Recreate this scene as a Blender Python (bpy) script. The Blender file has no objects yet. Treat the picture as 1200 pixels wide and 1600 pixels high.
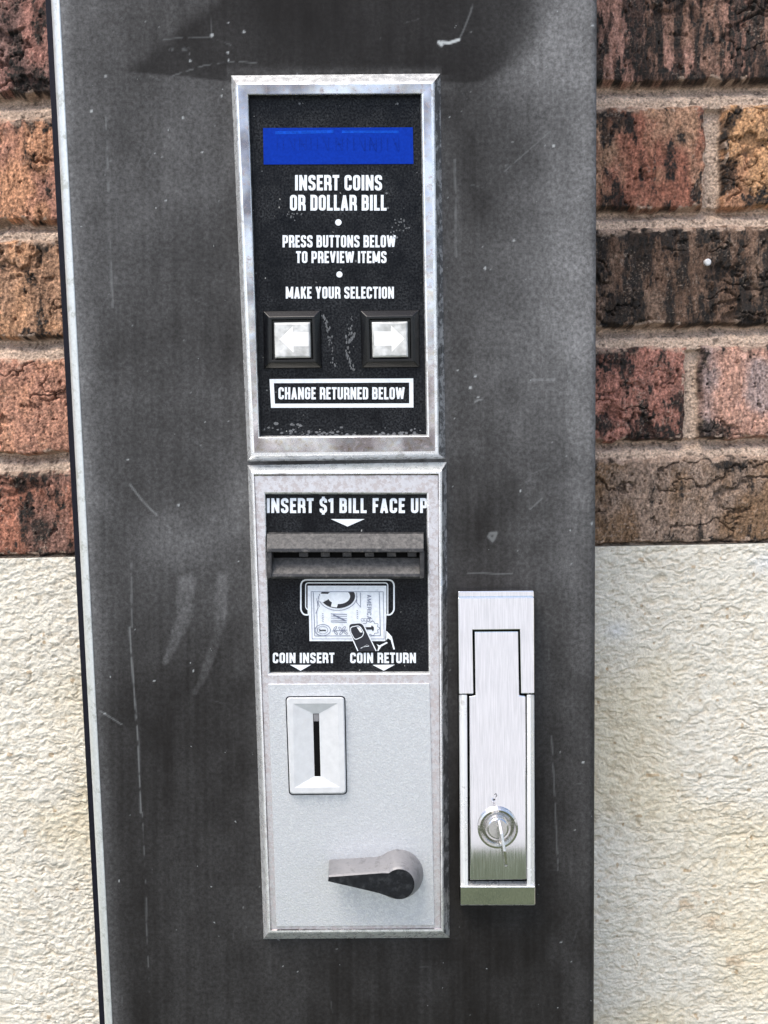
import bpy, bmesh, math, random
import numpy as np
from mathutils import Matrix, Vector

C = bpy.context.scene.collection
SC = bpy.context.scene

# ------------------------------------------------------------------ camera
FPX = 1500.0                      # focal length in photo pixels (1200x1600)
PITCH, ROLL, DIST, CAMZ = 0.1024, 0.0197, 0.54, 1.35
_f = np.array([0, math.cos(PITCH), -math.sin(PITCH)])
_r0 = np.array([1.0, 0, 0]); _u0 = np.array([0, math.sin(PITCH), math.cos(PITCH)])
_R = math.cos(ROLL) * _r0 - math.sin(ROLL) * _u0
_U = math.cos(ROLL) * _u0 + math.sin(ROLL) * _r0
CAM = np.array([0.0, -DIST, CAMZ])
cam = bpy.data.objects.new('camera', bpy.data.cameras.new('camera'))
C.objects.link(cam)
cam.matrix_world = Matrix(((_R[0], _U[0], -_f[0], CAM[0]), (_R[1], _U[1], -_f[1], CAM[1]),
                           (_R[2], _U[2], -_f[2], CAM[2]), (0, 0, 0, 1)))
cam.data.sensor_width = 36; cam.data.lens = FPX / 1600 * 36
cam.data.clip_start = 0.01; cam.data.clip_end = 2000
SC.camera = cam

# ------------------------------------------------------------------ light
SUN_EL, SUN_AZ = math.radians(62), math.radians(-36)     # azimuth from straight behind the camera, towards the left
wd = bpy.data.worlds.new("World"); SC.world = wd; wd.use_nodes = True
nt = wd.node_tree; bg = nt.nodes['Background']
sky = nt.nodes.new('ShaderNodeTexSky'); sky.sky_type = 'NISHITA'; sky.sun_disc = False
sky.sun_elevation = SUN_EL
sd = np.array([math.sin(SUN_AZ) * math.cos(SUN_EL), -math.cos(SUN_AZ) * math.cos(SUN_EL), math.sin(SUN_EL)])
sky.sun_rotation = math.atan2(sd[0], sd[1])
sky.air_density = 1.0; sky.dust_density = 3.0; sky.ozone_density = 1.0
nt.links.new(sky.outputs[0], bg.inputs[0]); bg.inputs[1].default_value = 0.15
sl = bpy.data.lights.new('sun', 'SUN'); sl.energy = 1.5; sl.angle = math.radians(30); sl.color = (1, 0.94, 0.84)
so = bpy.data.objects.new('sun', sl); C.objects.link(so)
so.rotation_euler = Vector(-sd).to_track_quat('-Z', 'Y').to_euler(); so.location = (-2, -4, 5)
SC.view_settings.view_transform = 'Standard'; SC.view_settings.look = 'None'
SC.view_settings.gamma = 1; SC.view_settings.use_curve_mapping = False
SC.view_settings.exposure = 0.8

# ------------------------------------------------------------------ helpers
def U(px, py, Y=0.0):
    """point of the plane y = Y that the photo pixel shows"""
    v = (px - 600) / FPX * _R - (py - 800) / FPX * _U + _f
    return CAM + (Y + DIST) / v[1] * v

def Uarr(px, py, Y):
    px = np.asarray(px, float); py = np.asarray(py, float)
    v = ((px - 600) / FPX)[..., None] * _R - ((py - 800) / FPX)[..., None] * _U + _f
    t = (Y + DIST) / v[..., 1]
    return CAM + t[..., None] * v

def link(name, me, mats, parent=None):
    o = bpy.data.objects.new(name, me); C.objects.link(o)
    for m in (mats if isinstance(mats, (list, tuple)) else [mats]): me.materials.append(m)
    if parent: o.parent = parent
    return o

class MB:
    """mesh builder"""
    def __init__(s): s.bm = bmesh.new()
    def face(s, pts, mi=0, smooth=False):
        f = s.bm.faces.new([s.bm.verts.new(p) for p in pts]); f.material_index = mi; f.smooth = smooth; return f
    def prism(s, poly, yf, yb, mi=0, mside=None, poly_b=None):
        a = [s.bm.verts.new(U(x, y, yf)) for x, y in poly]
        if poly_b: b = [s.bm.verts.new(U(x, y, yb)) for x, y in poly_b]
        else: b = [s.bm.verts.new((v.co.x, yb, v.co.z)) for v in a]
        f = s.bm.faces.new(a); f.material_index = mi
        g = s.bm.faces.new(b[::-1]); g.material_index = mi if mside is None else mside
        n = len(a)
        for i in range(n):
            q = s.bm.faces.new([a[i], b[i], b[(i + 1) % n], a[(i + 1) % n]]); q.material_index = mi if mside is None else mside
    def rings(s, rs, mis, cap=None, capstart=None, smooth=()):
        """rs: list of (poly, Y); consecutive rings are joined"""
        vs = [[s.bm.verts.new(U(x, y, Y)) for x, y in p] for p, Y in rs]
        n = len(vs[0])
        for k in range(len(vs) - 1):
            for i in range(n):
                q = s.bm.faces.new([vs[k][i], vs[k][(i + 1) % n], vs[k + 1][(i + 1) % n], vs[k + 1][i]])
                mk = mis[k] if isinstance(mis, (list, tuple)) else mis; q.material_index = mk[i % 4] if isinstance(mk, (list, tuple)) else mk
                if k in smooth: q.smooth = True
        if cap is not None:
            f = s.bm.faces.new(vs[-1]); f.material_index = cap
        if capstart is not None:
            f = s.bm.faces.new(vs[0][::-1]); f.material_index = capstart
    def build(s, name, mats, parent=None, bevel=0, seg=2, weld=True):
        if weld: bmesh.ops.remove_doubles(s.bm, verts=s.bm.verts, dist=1e-7)
        bmesh.ops.recalc_face_normals(s.bm, faces=s.bm.faces)
        me = bpy.data.meshes.new(name); s.bm.to_mesh(me); s.bm.free()
        o = link(name, me, mats, parent)
        if bevel:
            m = o.modifiers.new('bevel', 'BEVEL'); m.width = bevel; m.segments = seg; m.limit_method = 'ANGLE'; m.angle_limit = 0.5
            m.harden_normals = False
        return o

def grid_mesh(name, P, mats, parent=None, col=None, smooth=True, scal=None):
    """P: (nz, nx, 3) lattice"""
    nz, nx = P.shape[:2]
    me = bpy.data.meshes.new(name)
    i = np.arange(nz * nx).reshape(nz, nx)
    q = np.stack([i[:-1, :-1], i[1:, :-1], i[1:, 1:], i[:-1, 1:]], -1).reshape(-1, 4)
    nf = len(q)
    me.vertices.add(nz * nx); me.vertices.foreach_set('co', P.astype(np.float32).ravel())
    me.loops.add(nf * 4); me.loops.foreach_set('vertex_index', q.astype(np.int32).ravel())
    me.polygons.add(nf); me.polygons.foreach_set('loop_start', (np.arange(nf) * 4).astype(np.int32))
    me.polygons.foreach_set('loop_total', np.full(nf, 4, np.int32))
    me.polygons.foreach_set('use_smooth', np.full(nf, smooth, bool))
    me.update(calc_edges=True)
    if col is not None:
        a = me.color_attributes.new('Col', 'FLOAT_COLOR', 'POINT')
        c = np.ones((nz * nx, 4), np.float32); c[:, :3] = col.reshape(-1, 3)
        a.data.foreach_set('color', c.ravel())
    for k, v in (scal or {}).items():
        a = me.attributes.new(k, 'FLOAT', 'POINT'); a.data.foreach_set('value', v.astype(np.float32).ravel())
    return link(name, me, mats, parent)

# numpy noise
def vnoise(x, y, seed=0):
    xi = np.floor(x); yi = np.floor(y); fx = x - xi; fy = y - yi
    fx = fx * fx * fx * (fx * (fx * 6 - 15) + 10); fy = fy * fy * fy * (fy * (fy * 6 - 15) + 10)
    def h(a, b):
        ai = a.astype(np.int64); bi = b.astype(np.int64)
        n = (ai * 374761393 + bi * 668265263 + seed * 1442695041) & 0xffffffff
        n = ((n ^ (n >> 13)) * 1274126177) & 0xffffffff
        n = ((n ^ (n >> 16)) * 2246822519) & 0xffffffff
        return ((n ^ (n >> 15)) & 0xffffff) / float(0xffffff)
    a = h(xi, yi); b = h(xi + 1, yi); c = h(xi, yi + 1); d = h(xi + 1, yi + 1)
    return (a * (1 - fx) + b * fx) * (1 - fy) + (c * (1 - fx) + d * fx) * fy

def fbm(x, y, seed=0, oct=4, gain=0.5):
    s = 0; a = 1; t = 0
    for k in range(oct):
        s = s + a * vnoise(x * 2 ** k + 17.3 * k, y * 2 ** k - 9.1 * k, seed + k); t += a; a *= gain
    return s / t

def sst(a, b, x):
    t = np.clip((x - a) / (b - a), 0, 1); return t * t * (3 - 2 * t)

# ------------------------------------------------------------------ materials
def new_mat(name):
    m = bpy.data.materials.new(name); m.use_nodes = True
    n = m.node_tree.nodes; p = n['Principled BSDF']
    return m, m.node_tree, p

def N(nt, t, **kw):
    n = nt.nodes.new(t)
    for k, v in kw.items():
        if isinstance(k, str) and hasattr(n, k): setattr(n, k, v)
        else: n.inputs[k].default_value = v
    return n

def noise(nt, scale, detail=4, rough=0.55, stretch=(1, 1, 1), coord=None):
    tc = nt.nodes.new('ShaderNodeTexCoord'); mp = nt.nodes.new('ShaderNodeMapping')
    mp.inputs['Scale'].default_value = stretch
    nt.links.new(tc.outputs['Object'], mp.inputs[0])
    n = nt.nodes.new('ShaderNodeTexNoise'); n.inputs['Scale'].default_value = scale
    n.inputs['Detail'].default_value = detail; n.inputs['Roughness'].default_value = rough
    nt.links.new(mp.outputs[0], n.inputs['Vector'])
    return n.outputs[0]

def ramp(nt, src, stops):
    r = nt.nodes.new('ShaderNodeValToRGB'); e = r.color_ramp.elements
    while len(e) < len(stops): e.new(0.5)
    for i, (p, c) in enumerate(stops):
        e[i].position = p
        e[i].color = (c, c, c, 1) if isinstance(c, (int, float)) else (*c, 1)
    nt.links.new(src, r.inputs[0]); return r.outputs[0]

def mix(nt, fac, a, b):
    m = nt.nodes.new('ShaderNodeMix'); m.data_type = 'RGBA'
    for s, i in ((fac, 0), (a, 6), (b, 7)):
        if isinstance(s, (int, float)): m.inputs[i].default_value = s
        elif isinstance(s, tuple): m.inputs[i].default_value = (*s, 1)
        else: nt.links.new(s, m.inputs[i])
    return m.outputs[2]

def math_n(nt, op, a, b):
    m = nt.nodes.new('ShaderNodeMath'); m.operation = op
    for i, s in enumerate((a, b)):
        if isinstance(s, (int, float)): m.inputs[i].default_value = s
        else: nt.links.new(s, m.inputs[i])
    return m.outputs[0]

def bump(nt, p, src, strength, dist):
    b = nt.nodes.new('ShaderNodeBump'); b.inputs['Strength'].default_value = strength; b.inputs['Distance'].default_value = dist
    nt.links.new(src, b.inputs['Height']); nt.links.new(b.outputs[0], p.inputs['Normal'])

def metal(name, base, rough, spread=0.1, dirt=(0.25, 0.24, 0.23), dirt_amt=0.0, scale=500, stretch=(1, 1, 1), bmp=0.0, metallic=1.0, dscale=120, dark=0.86):
    m, nt, p = new_mat(name)
    n = noise(nt, scale, 5, 0.6, stretch)
    p.inputs['Metallic'].default_value = metallic
    nt.links.new(ramp(nt, n, [(0.3, max(rough - spread, 0.02)), (0.7, rough + spread)]), p.inputs['Roughness'])
    c2 = tuple(x * dark for x in base)
    col = mix(nt, ramp(nt, n, [(0.35, 0.0), (0.65, 1.0)]), c2, base)
    if dirt_amt:
        d = noise(nt, dscale, 8, 0.75)
        lo = 0.62 - 0.22 * dirt_amt
        mask = ramp(nt, d, [(lo, 0.0), (lo + 0.07, 1.0)])
        col = mix(nt, mask, col, dirt)
        nt.links.new(math_n(nt, 'SUBTRACT', metallic, math_n(nt, 'MULTIPLY', mask, 0.6 * metallic)), p.inputs['Metallic'])
    nt.links.new(col, p.inputs['Base Color'])
    if bmp: bump(nt, p, n, bmp, 0.0004)
    return m

def plain(name, base, rough, var=0.15, scale=300, spec=0.5, bmp=0.0, dust=None, dust_amt=0.3):
    m, nt, p = new_mat(name)
    n = noise(nt, scale, 6, 0.65)
    col = mix(nt, ramp(nt, n, [(0.3, 0.0), (0.7, 1.0)]), tuple(x * (1 - var) for x in base), tuple(min(x * (1 + var), 1) for x in base))
    if dust:
        d = noise(nt, scale * 0.6, 8, 0.75)
        col = mix(nt, ramp(nt, d, [(0.62 - dust_amt * 0.4, 0.0), (0.8, 0.8)]), col, dust)
    nt.links.new(col, p.inputs['Base Color'])
    p.inputs['Roughness'].default_value = rough; p.inputs['Specular IOR Level'].default_value = spec
    if bmp: bump(nt, p, n, bmp, 0.0005)
    return m

M = {}
def chrome_mat():
    m, nt, p = new_mat('worn chrome')
    a = noise(nt, 42, 3, 0.5); b = noise(nt, 300, 6, 0.7); w = noise(nt, 70, 2, 0.5)
    c = mix(nt, ramp(nt, a, [(0.36, 0.0), (0.62, 1.0)]), (0.24, 0.215, 0.22), (0.74, 0.72, 0.73))
    mk = ramp(nt, b, [(0.55, 0.0), (0.66, 1.0)])
    nt.links.new(mix(nt, mk, c, (0.34, 0.29, 0.29)), p.inputs['Base Color'])
    nt.links.new(ramp(nt, mk, [(0.0, 0.95), (1.0, 0.35)]), p.inputs['Metallic'])
    nt.links.new(ramp(nt, b, [(0.35, 0.08), (0.7, 0.4)]), p.inputs['Roughness'])
    bump(nt, p, w, 0.7, 0.0012)
    return m
M['chrome'] = chrome_mat()
M['darkrim'] = metal('tarnished rim with dark reflection', (0.50, 0.50, 0.50), 0.32, 0.15, dirt=(0.10, 0.10, 0.10), dirt_amt=0.8, dscale=150, bmp=0.2, scale=200, stretch=(2, 2, .3), metallic=0.5)  # darker rim copy: tarnish plus dark reflections put into the colour
M['edge'] = metal('pale worn edge', (0.86, 0.87, 0.87), 0.30, 0.14, dirt=(0.46, 0.45, 0.44), dirt_amt=0.25, dscale=70, metallic=0.6, scale=240, dark=0.82)
M['satin'] = metal('satin die cast', (0.72, 0.71, 0.73), 0.42, 0.10, dirt=(0.50, 0.46, 0.46), dirt_amt=0.6, dscale=330, bmp=0.25, metallic=0.8)
M['plate'] = metal('speckled aluminium', (0.72, 0.74, 0.755), 0.5, 0.1, dirt=(0.55, 0.565, 0.58), dirt_amt=0.7, dscale=440, bmp=0.6, scale=1100, metallic=0.6)
M['brushed'] = metal('brushed steel', (0.80, 0.81, 0.83), 0.055, 0.03, scale=160, stretch=(16, 16, 0.4), bmp=0.035, dark=0.78)
M['polish'] = metal('polished steel', (0.72, 0.71, 0.70), 0.22, 0.06)
M['trim'] = metal('pale edge trim', (0.70, 0.73, 0.72), 0.45, 0.1, dirt=(0.42, 0.44, 0.41), dirt_amt=0.4, dscale=70, metallic=0.5)
M['black'] = plain('black plastic', (0.004, 0.004, 0.005), 0.22, 0.3, spec=0.4)
M['void'] = plain('dark inside', (0.004, 0.004, 0.004), 0.8, 0.2, spec=0.1)
M['gasket'] = plain('dark painted edge', (0.008, 0.008, 0.014), 0.5, 0.3, spec=0.15)
M['ink'] = plain('white printed ink', (0.80, 0.84, 0.88), 0.5, 0.1, 500, dust=(0.35, 0.36, 0.38), dust_amt=0.12)
M['inkdark'] = plain('dark printed ink', (0.012, 0.013, 0.02), 0.5, 0.3)
M['inkgrey'] = plain('blue grey printed ink', (0.16, 0.18, 0.26), 0.5, 0.3)
M['whiteplastic'] = plain('white plastic', (0.62, 0.63, 0.635), 0.4, 0.08, 200, dust=(0.6, 0.58, 0.55), dust_amt=0.1)
M['slotblack'] = plain('dusty black plastic', (0.022, 0.022, 0.024), 0.5, 0.4, 500, dust=(0.20, 0.185, 0.17), dust_amt=0.3)
M['slotdusty'] = plain('dust covered plastic', (0.07, 0.068, 0.066), 0.75, 0.4, 600, dust=(0.24, 0.225, 0.21), dust_amt=0.5)
M['leverside'] = metal('worn grey zinc', (0.27, 0.265, 0.272), 0.5, 0.1, dirt=(0.17, 0.165, 0.17), dirt_amt=0.4, dscale=150, metallic=0.3)
M['leverface'] = plain('black worn lever face', (0.010, 0.011, 0.013), 0.5, 0.4, 400, spec=0.2, dust=(0.07, 0.075, 0.08), dust_amt=0.3)
M['nail'] = plain('pale nail head', (0.7, 0.7, 0.7), 0.35, 0.1)

def display_mat():
    m, nt, p = new_mat('blue filter window')
    n = noise(nt, 700, 5, 0.6)
    nt.links.new(mix(nt, n, (0.002, 0.020, 0.22), (0.006, 0.046, 0.44)), p.inputs['Base Color'])
    p.inputs['Roughness'].default_value = 0.35; p.inputs['Specular IOR Level'].default_value = 0.05
    return m
M['display'] = display_mat()
M['displaylighter'] = plain('lighter blue strip', (0.006, 0.065, 0.46), 0.4, 0.3, 600, spec=0.05)
M['displaydark'] = plain('faint segment digits', (0.004, 0.028, 0.27), 0.4, 0.3, 900, spec=0.05)

def cap_mat():
    m, nt, p = new_mat('frosted clear button')
    n = noise(nt, 220, 3, 0.5)
    nt.links.new(ramp(nt, n, [(0.3, (0.40, 0.40, 0.385)), (0.66, (0.70, 0.70, 0.68))]), p.inputs['Base Color'])
    p.inputs['Roughness'].default_value = 0.15; p.inputs['Coat Weight'].default_value = 0.6
    bump(nt, p, n, 0.4, 0.002)
    return m
M['cap'] = cap_mat()
M['arrow'] = plain('white arrow', (0.92, 0.91, 0.88), 0.4, 0.05, 200)

def panel_mat():
    """black printed glass with dust"""
    m, nt, p = new_mat('dusty black glass')
    a = noise(nt, 60, 6, 0.7); b = noise(nt, 900, 4, 0.7)
    d = math_n(nt, 'MULTIPLY', ramp(nt, a, [(0.35, 0.15), (0.75, 1.0)]), ramp(nt, b, [(0.42, 0.0), (0.72, 1.0)]))
    c = mix(nt, d, (0.003, 0.0035, 0.005), (0.075, 0.08, 0.085))
    sp = ramp(nt, noise(nt, 420, 2, 0.5), [(0.735, 0.0), (0.76, 0.7)])
    nt.links.new(mix(nt, sp, c, (0.5, 0.5, 0.48)), p.inputs['Base Color'])
    nt.links.new(ramp(nt, a, [(0.3, 0.22), (0.7, 0.5)]), p.inputs['Roughness'])
    p.inputs['Specular IOR Level'].default_value = 0.1
    return m
M['panel'] = panel_mat()

def door_mat():
    m, nt, p = new_mat('weathered black anodised metal')
    at = N(nt, 'ShaderNodeAttribute', attribute_name='dust')  # one map for the dust film and the painted sheen
    sc_ = N(nt, 'ShaderNodeAttribute', attribute_name='scratch')
    g = noise(nt, 430, 4, 0.75); g2 = noise(nt, 45, 5, 0.6)
    gr = math_n(nt, 'MULTIPLY', ramp(nt, g, [(0.34, 0.5), (0.52, 0.95), (0.70, 1.5)]), ramp(nt, g2, [(0.3, 0.8), (0.7, 1.2)]))
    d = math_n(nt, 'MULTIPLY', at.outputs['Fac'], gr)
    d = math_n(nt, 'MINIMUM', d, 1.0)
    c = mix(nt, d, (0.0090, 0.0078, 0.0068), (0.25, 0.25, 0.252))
    sp = ramp(nt, noise(nt, 260, 2, 0.5), [(0.74, 0.0), (0.76, 0.5)])
    c = mix(nt, math_n(nt, 'MAXIMUM', sc_.outputs['Fac'], sp), c, (0.42, 0.44, 0.44))
    nt.links.new(c, p.inputs['Base Color'])
    p.inputs['Metallic'].default_value = 0.0
    p.inputs['Specular IOR Level'].default_value = 0.1
    nt.links.new(ramp(nt, d, [(0.0, 0.42), (0.6, 0.7)]), p.inputs['Roughness'])
    bump(nt, p, g, 0.12, 0.0004)
    return m
M['door'] = door_mat()

def attr_mat(name, rough, nscale, lo, hi, bstr, bdist, spec=0.3):
    m, nt, p = new_mat(name)
    at = N(nt, 'ShaderNodeAttribute', attribute_name='Col')
    n = noise(nt, nscale, 6, 0.7)
    mm = nt.nodes.new('ShaderNodeMix'); mm.data_type = 'RGBA'; mm.blend_type = 'MULTIPLY'; mm.inputs[0].default_value = 1
    nt.links.new(at.outputs['Color'], mm.inputs[6]); nt.links.new(ramp(nt, n, [(0.3, lo), (0.7, hi)]), mm.inputs[7])
    nt.links.new(mm.outputs[2], p.inputs['Base Color'])
    p.inputs['Roughness'].default_value = rough; p.inputs['Specular IOR Level'].default_value = spec
    bump(nt, p, n, bstr, bdist)
    return m
M['brick'] = attr_mat('burnt clay brick and mortar', 0.9, 640, 0.36, 1.55, 1.0, 0.0012)
M['stone'] = attr_mat('rough cream limestone', 0.92, 600, 0.80, 1.17, 0.8, 0.0008)

def ground_mat(name, a, b, scale):
    m, nt, p = new_mat(name)
    n = noise(nt, scale, 8, 0.7)
    nt.links.new(ramp(nt, n, [(0.3, a), (0.7, b)]), p.inputs['Base Color'])
    p.inputs['Roughness'].default_value = 0.9
    bump(nt, p, n, 0.5, 0.02)
    return m
M['lawn'] = ground_mat('mown grass', (0.055, 0.075, 0.04), (0.15, 0.17, 0.10), 14)
M['paving'] = ground_mat('bright pale concrete', (0.585, 0.575, 0.56), (0.68, 0.67, 0.655), 6)

# ------------------------------------------------------------------ setting
YW = 0.11                                            # plane of the brick faces
def flat(name, x0, x1, y0, y1, z, m):
    b = MB(); b.face([(x0, y0, z), (x1, y0, z), (x1, y1, z), (x0, y1, z)]); o = b.build(name, m); o['kind'] = 'structure'; return o
flat('pavement', -400, 400, -800, 6, 0.0, M['paving'])
flat('lawn', -12, 12, -2.42, 0.30, 0.004, M['lawn'])

STONE_TOP = U(1060, 850.5, YW)[2]
zz = lambda py: U(1060, py, YW)[2]
xx = lambda px, py: U(px, py, YW)[0]
PITCHX = 0.254
rows = []                       # (z_bottom, z_top, x of a head joint centre, joint half width, index)
pxrows = [(850, 715, 860, 12), (690, 541, 1084, 11), (510, 354, 823, 11), (327, 163, 1117, 12), (128, -42, 830, 11)]
for i, (b_, t_, j_, w_) in enumerate(pxrows):
    rows.append((zz(b_), zz(t_), xx(j_, (b_ + t_) / 2), w_ * 0.000433))
zrow = rows[-1][1] + 0.0125
while zrow < 2.6:
    rows.append((zrow, zrow + 0.067, rows[-2][2], 0.005)); zrow += 0.0795

def axis(segs):
    out = []
    for a, b, st in segs:
        n = max(2, int(round((b - a) / st)) + 1); out.append(np.linspace(a, b, n)[:-1])
    out.append([segs[-1][1]]); return np.concatenate(out)

FINE = 0.00052
xl0, xl1 = xx(-35, 800), xx(150, 800); xr0, xr1 = xx(905, 800), xx(1235, 800)
XS = axis([(-1.9, xl0 - 0.05, 0.012), (xl0 - 0.05, xl0, 0.003), (xl0, xl1, FINE), (xl1, xr0, 0.006), (xr0, xr1, FINE), (xr1, xr1 + 0.05, 0.003), (xr1 + 0.05, 1.9, 0.012)])
zt1 = zz(-40)
ZB = axis([(STONE_TOP, zt1, FINE), (zt1, zt1 + 0.05, 0.003), (zt1 + 0.05, 2.6, 0.009)])

pal = {  # (row, brick) -> two clay tones, amount burnt black, streakiness, pale specks
 (0, 'l'): ((.30, .13, .085), (.20, .11, .085), .42, .3, .55), (0, 'r'): ((.17, .105, .062), (.23, .165, .125), .16, .5, .75),
 (1, 'l'): ((.42, .215, .135), (.35, .18, .125), .10, .25, .35), (1, 'r'): ((.35, .16, .12), (.27, .13, .10), .40, .4, .6), (1, 'r2'): ((.42, .24, .18), (.30, .22, .20), .28, .35, .45),
 (2, 'l'): ((.40, .22, .125), (.30, .175, .11), .46, .3, .35), (2, 'r'): ((.115, .07, .048), (.16, .105, .075), .74, .65, .55),
 (3, 'l'): ((.44, .225, .13), (.33, .165, .12), .14, .35, .25), (3, 'r'): ((.25, .105, .07), (.29, .17, .11), .52, .5, .35), (3, 'r2'): ((.42, .235, .12), (.33, .17, .10), .25, .3, .35),
 (4, 'l'): ((.30, .15, .12), (.17, .10, .085), .58, .4, .4), (4, 'r'): ((.19, .11, .08), (.31, .17, .13), .70, .75, .35),
}
def brick_field(X, Z):
    h = np.full(X.shape, -0.0085); col = np.empty(X.shape + (3,))
    wx = (fbm(X * 130, Z * 130, 5, 3) - .5) * 0.0036; wz = (fbm(X * 110, Z * 110, 9, 3) - .5) * 0.0040
    mn = fbm(X * 900, Z * 900, 3, 3); mb = fbm(X * 60, Z * 60, 4, 3)
    col[:] = np.array([.72, .545, .42]); col *= (0.62 + 0.5 * mn + 0.3 * (mb - .5))[..., None]
    dk = sst(.70, .78, fbm(X * 420, Z * 420, 6, 2)); col *= (1 - .55 * dk)[..., None]
    h += (mn - .5) * 0.0016 + (mb - .5) * 0.0018
    tops = np.array([q[1] for q in rows]); bots = np.array([q[0] for q in rows[1:]] + [rows[-1][1] + .0125])
    for t_, b_ in zip(tops, bots):                                # weathered bed joints: deep below the brick above, proud at the bottom
        u = (Z + wz - t_) / (b_ - t_); mj = (u > -.15) & (u < 1.15)
        h[mj] += (.0045 - .0085 * sst(.25, .95, u[mj]))
    for ri, (zb, zt, xj, jw) in enumerate(rows):
        k = np.floor((X + wx - xj) / PITCHX)
        zin = np.minimum(Z + wz - zb, zt - Z - wz)
        xin = np.minimum(X + wx - (xj + k * PITCHX), xj + (k + 1) * PITCHX - X - wx) - jw
        d = np.minimum(zin, xin)
        m = d > -0.001
        if not m.any(): continue
        ks = np.unique(k[m])
        for kk in ks:
            s = m & (k == kk)
            x = X[s]; z = Z[s]; dd = d[s]; sd_ = int(ri * 37 + kk * 11 + 400)
            if ri < 5:
                cx = xj + (kk + .5) * PITCHX
                key = 'l' if cx < 0.0 else 'r'
                if ri in (1, 3) and kk == 0: key = 'r2'
                A, B, burnt, streak, speck = pal.get((ri, key), pal[(ri, 'r')])
            else:
                rg = random.Random(sd_); A = (.2 + .22 * rg.random(), .10 + .1 * rg.random(), .09); B = (.2, .12, .09); burnt = .2 + .3 * rg.random(); streak = rg.random(); speck = .4
            A = np.array(A); B = np.array(B)
            t = sst(.35, .65, fbm(x * 55, z * 30, sd_, 4))[:, None]
            c = A * (1 - t) + B * t
            fine = fbm(x * 700, z * (700 - 520 * streak), sd_ + 3, 4, .65)
            c = c * np.clip(1.32 + 3.0 * (fine - .5), .3, 2.3)[:, None]
            # burnt, blackened skin: near arrises and in vertical runs
            e = np.exp(-np.maximum(dd, 0) / 0.008)
            bm_ = fbm(x * (55 + 130 * streak), z * (60 - 38 * streak), sd_ + 7, 5, .62) - .03 + .30 * e * sst(.38, .55, fbm(x * 40, z * 40, sd_ + 8, 2))
            bm_ = bm_ + .35 * (fine - .5); bl = sst(.0, .13, bm_ - (.72 - .42 * burnt))
            bl = bl * (0.72 + .28 * sst(.35, .6, fine))
            c = c * (1 - bl[:, None]) + np.array([.022, .019, .017]) * (0.6 + fine)[:, None] * bl[:, None]
            # pale salt-like specks
            spn = fbm(x * 850, z * 850, sd_ + 13, 3, .7)
            sp = sst(.68 - .08 * speck, .80 - .08 * speck, spn * .7 + .3 * fbm(x * 120, z * 120, sd_ + 15, 2)) * (.25 + .45 * speck)
            c = c * (1 - sp[:, None]) + np.array([.44, .34, .27]) * sp[:, None]
            # heights: drag texture, cracks, pits
            hh = (fbm(x * 60, z * 45, sd_ + 21, 4) - .5) * 0.0034 + (fbm(x * 480, z * 140, sd_ + 23, 3) - .5) * 0.0016 + (spn - .5) * .0010
            w1 = fbm(x * 110, z * 110, sd_ + 31, 4) * .022
            rdg = 1 - np.abs(2 * fbm(x * 22 + w1 * 40, z * 70 + w1 * 60, sd_ + 33, 2) - 1)
            cr = sst(.86, .995, rdg) * sst(.52, .66, fbm(x * 30, z * 30, sd_ + 35, 2))
            pit = sst(.78, .84, fbm(x * 260, z * 200, sd_ + 39, 3))
            hh = hh - cr * .0026 - pit * .0018
            c = c * (1 - .45 * cr - .4 * pit)[:, None]
            # chipped pale arrises
            ch = sst(.60, .68, fbm(x * 150, z * 150, sd_ + 41, 3)) * (dd < .0035) * (dd > 0); ch = np.maximum(ch, .75 * (1 - sst(.0015, .0045, zt - z - (fbm(x * 90, z * 0, sd_ + 43, 3) - .5) * .007)) * sst(.42, .55, fbm(x * 200, z * 260, sd_ + 44, 3)))
            c = c * (1 - ch[:, None] * .8) + np.array([.52, .38, .29]) * ch[:, None] * .8
            prof = sst(-0.0008, 0.0022, dd)
            h[s] = h[s] * (1 - prof) + (hh - .0012 * np.exp(-np.maximum(dd, 0) / .003)) * prof
            pc = sst(-0.0006, 0.0008, dd)[:, None]
            col[s] = col[s] * (1 - pc) + c * pc
    # mortar smeared onto some brick arrises
    return h, col

X, Z = np.meshgrid(XS, ZB)
h, col = brick_field(X, Z)
h[0, :] = 0.0
P = np.stack([X, YW - h, Z], -1)
top = P[-1:].copy(); top[..., 1] = YW + 0.09
base = P[:1].copy(); base[..., 1] = YW + 0.09
P = np.concatenate([base, P, top]); col = np.concatenate([col[:1], col, col[-1:]])
brick = grid_mesh('brick_wall', P, M['brick'], col=col)
brick['label'] = 'weathered red, orange and black brick wall behind the dark machine'; brick['category'] = 'brick wall'

b = MB(); c0 = U(1105, 410, YW - 0.001)
for r_, y_ in ((0.0023, 0.0), (0.0023, -0.0012), (0.0016, -0.002)): pass
rs = [[(c0[0] + r_ * math.cos(a), c0[1] + y_, c0[2] + r_ * math.sin(a)) for a in np.linspace(0, 2 * math.pi, 17)[:-1]] for r_, y_ in ((0.0023, 0.004), (0.0023, -0.0012), (0.0015, -0.0019))]
vs = [[b.bm.verts.new(p) for p in r_] for r_ in rs]
for k in range(2):
    for i in range(16): b.bm.faces.new([vs[k][i], vs[k][(i + 1) % 16], vs[k + 1][(i + 1) % 16], vs[k + 1][i]])
b.bm.faces.new(vs[2])
nail = b.build('nail', M['nail'], brick); nail['label'] = 'small white nail head in the darkest brick'

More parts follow.
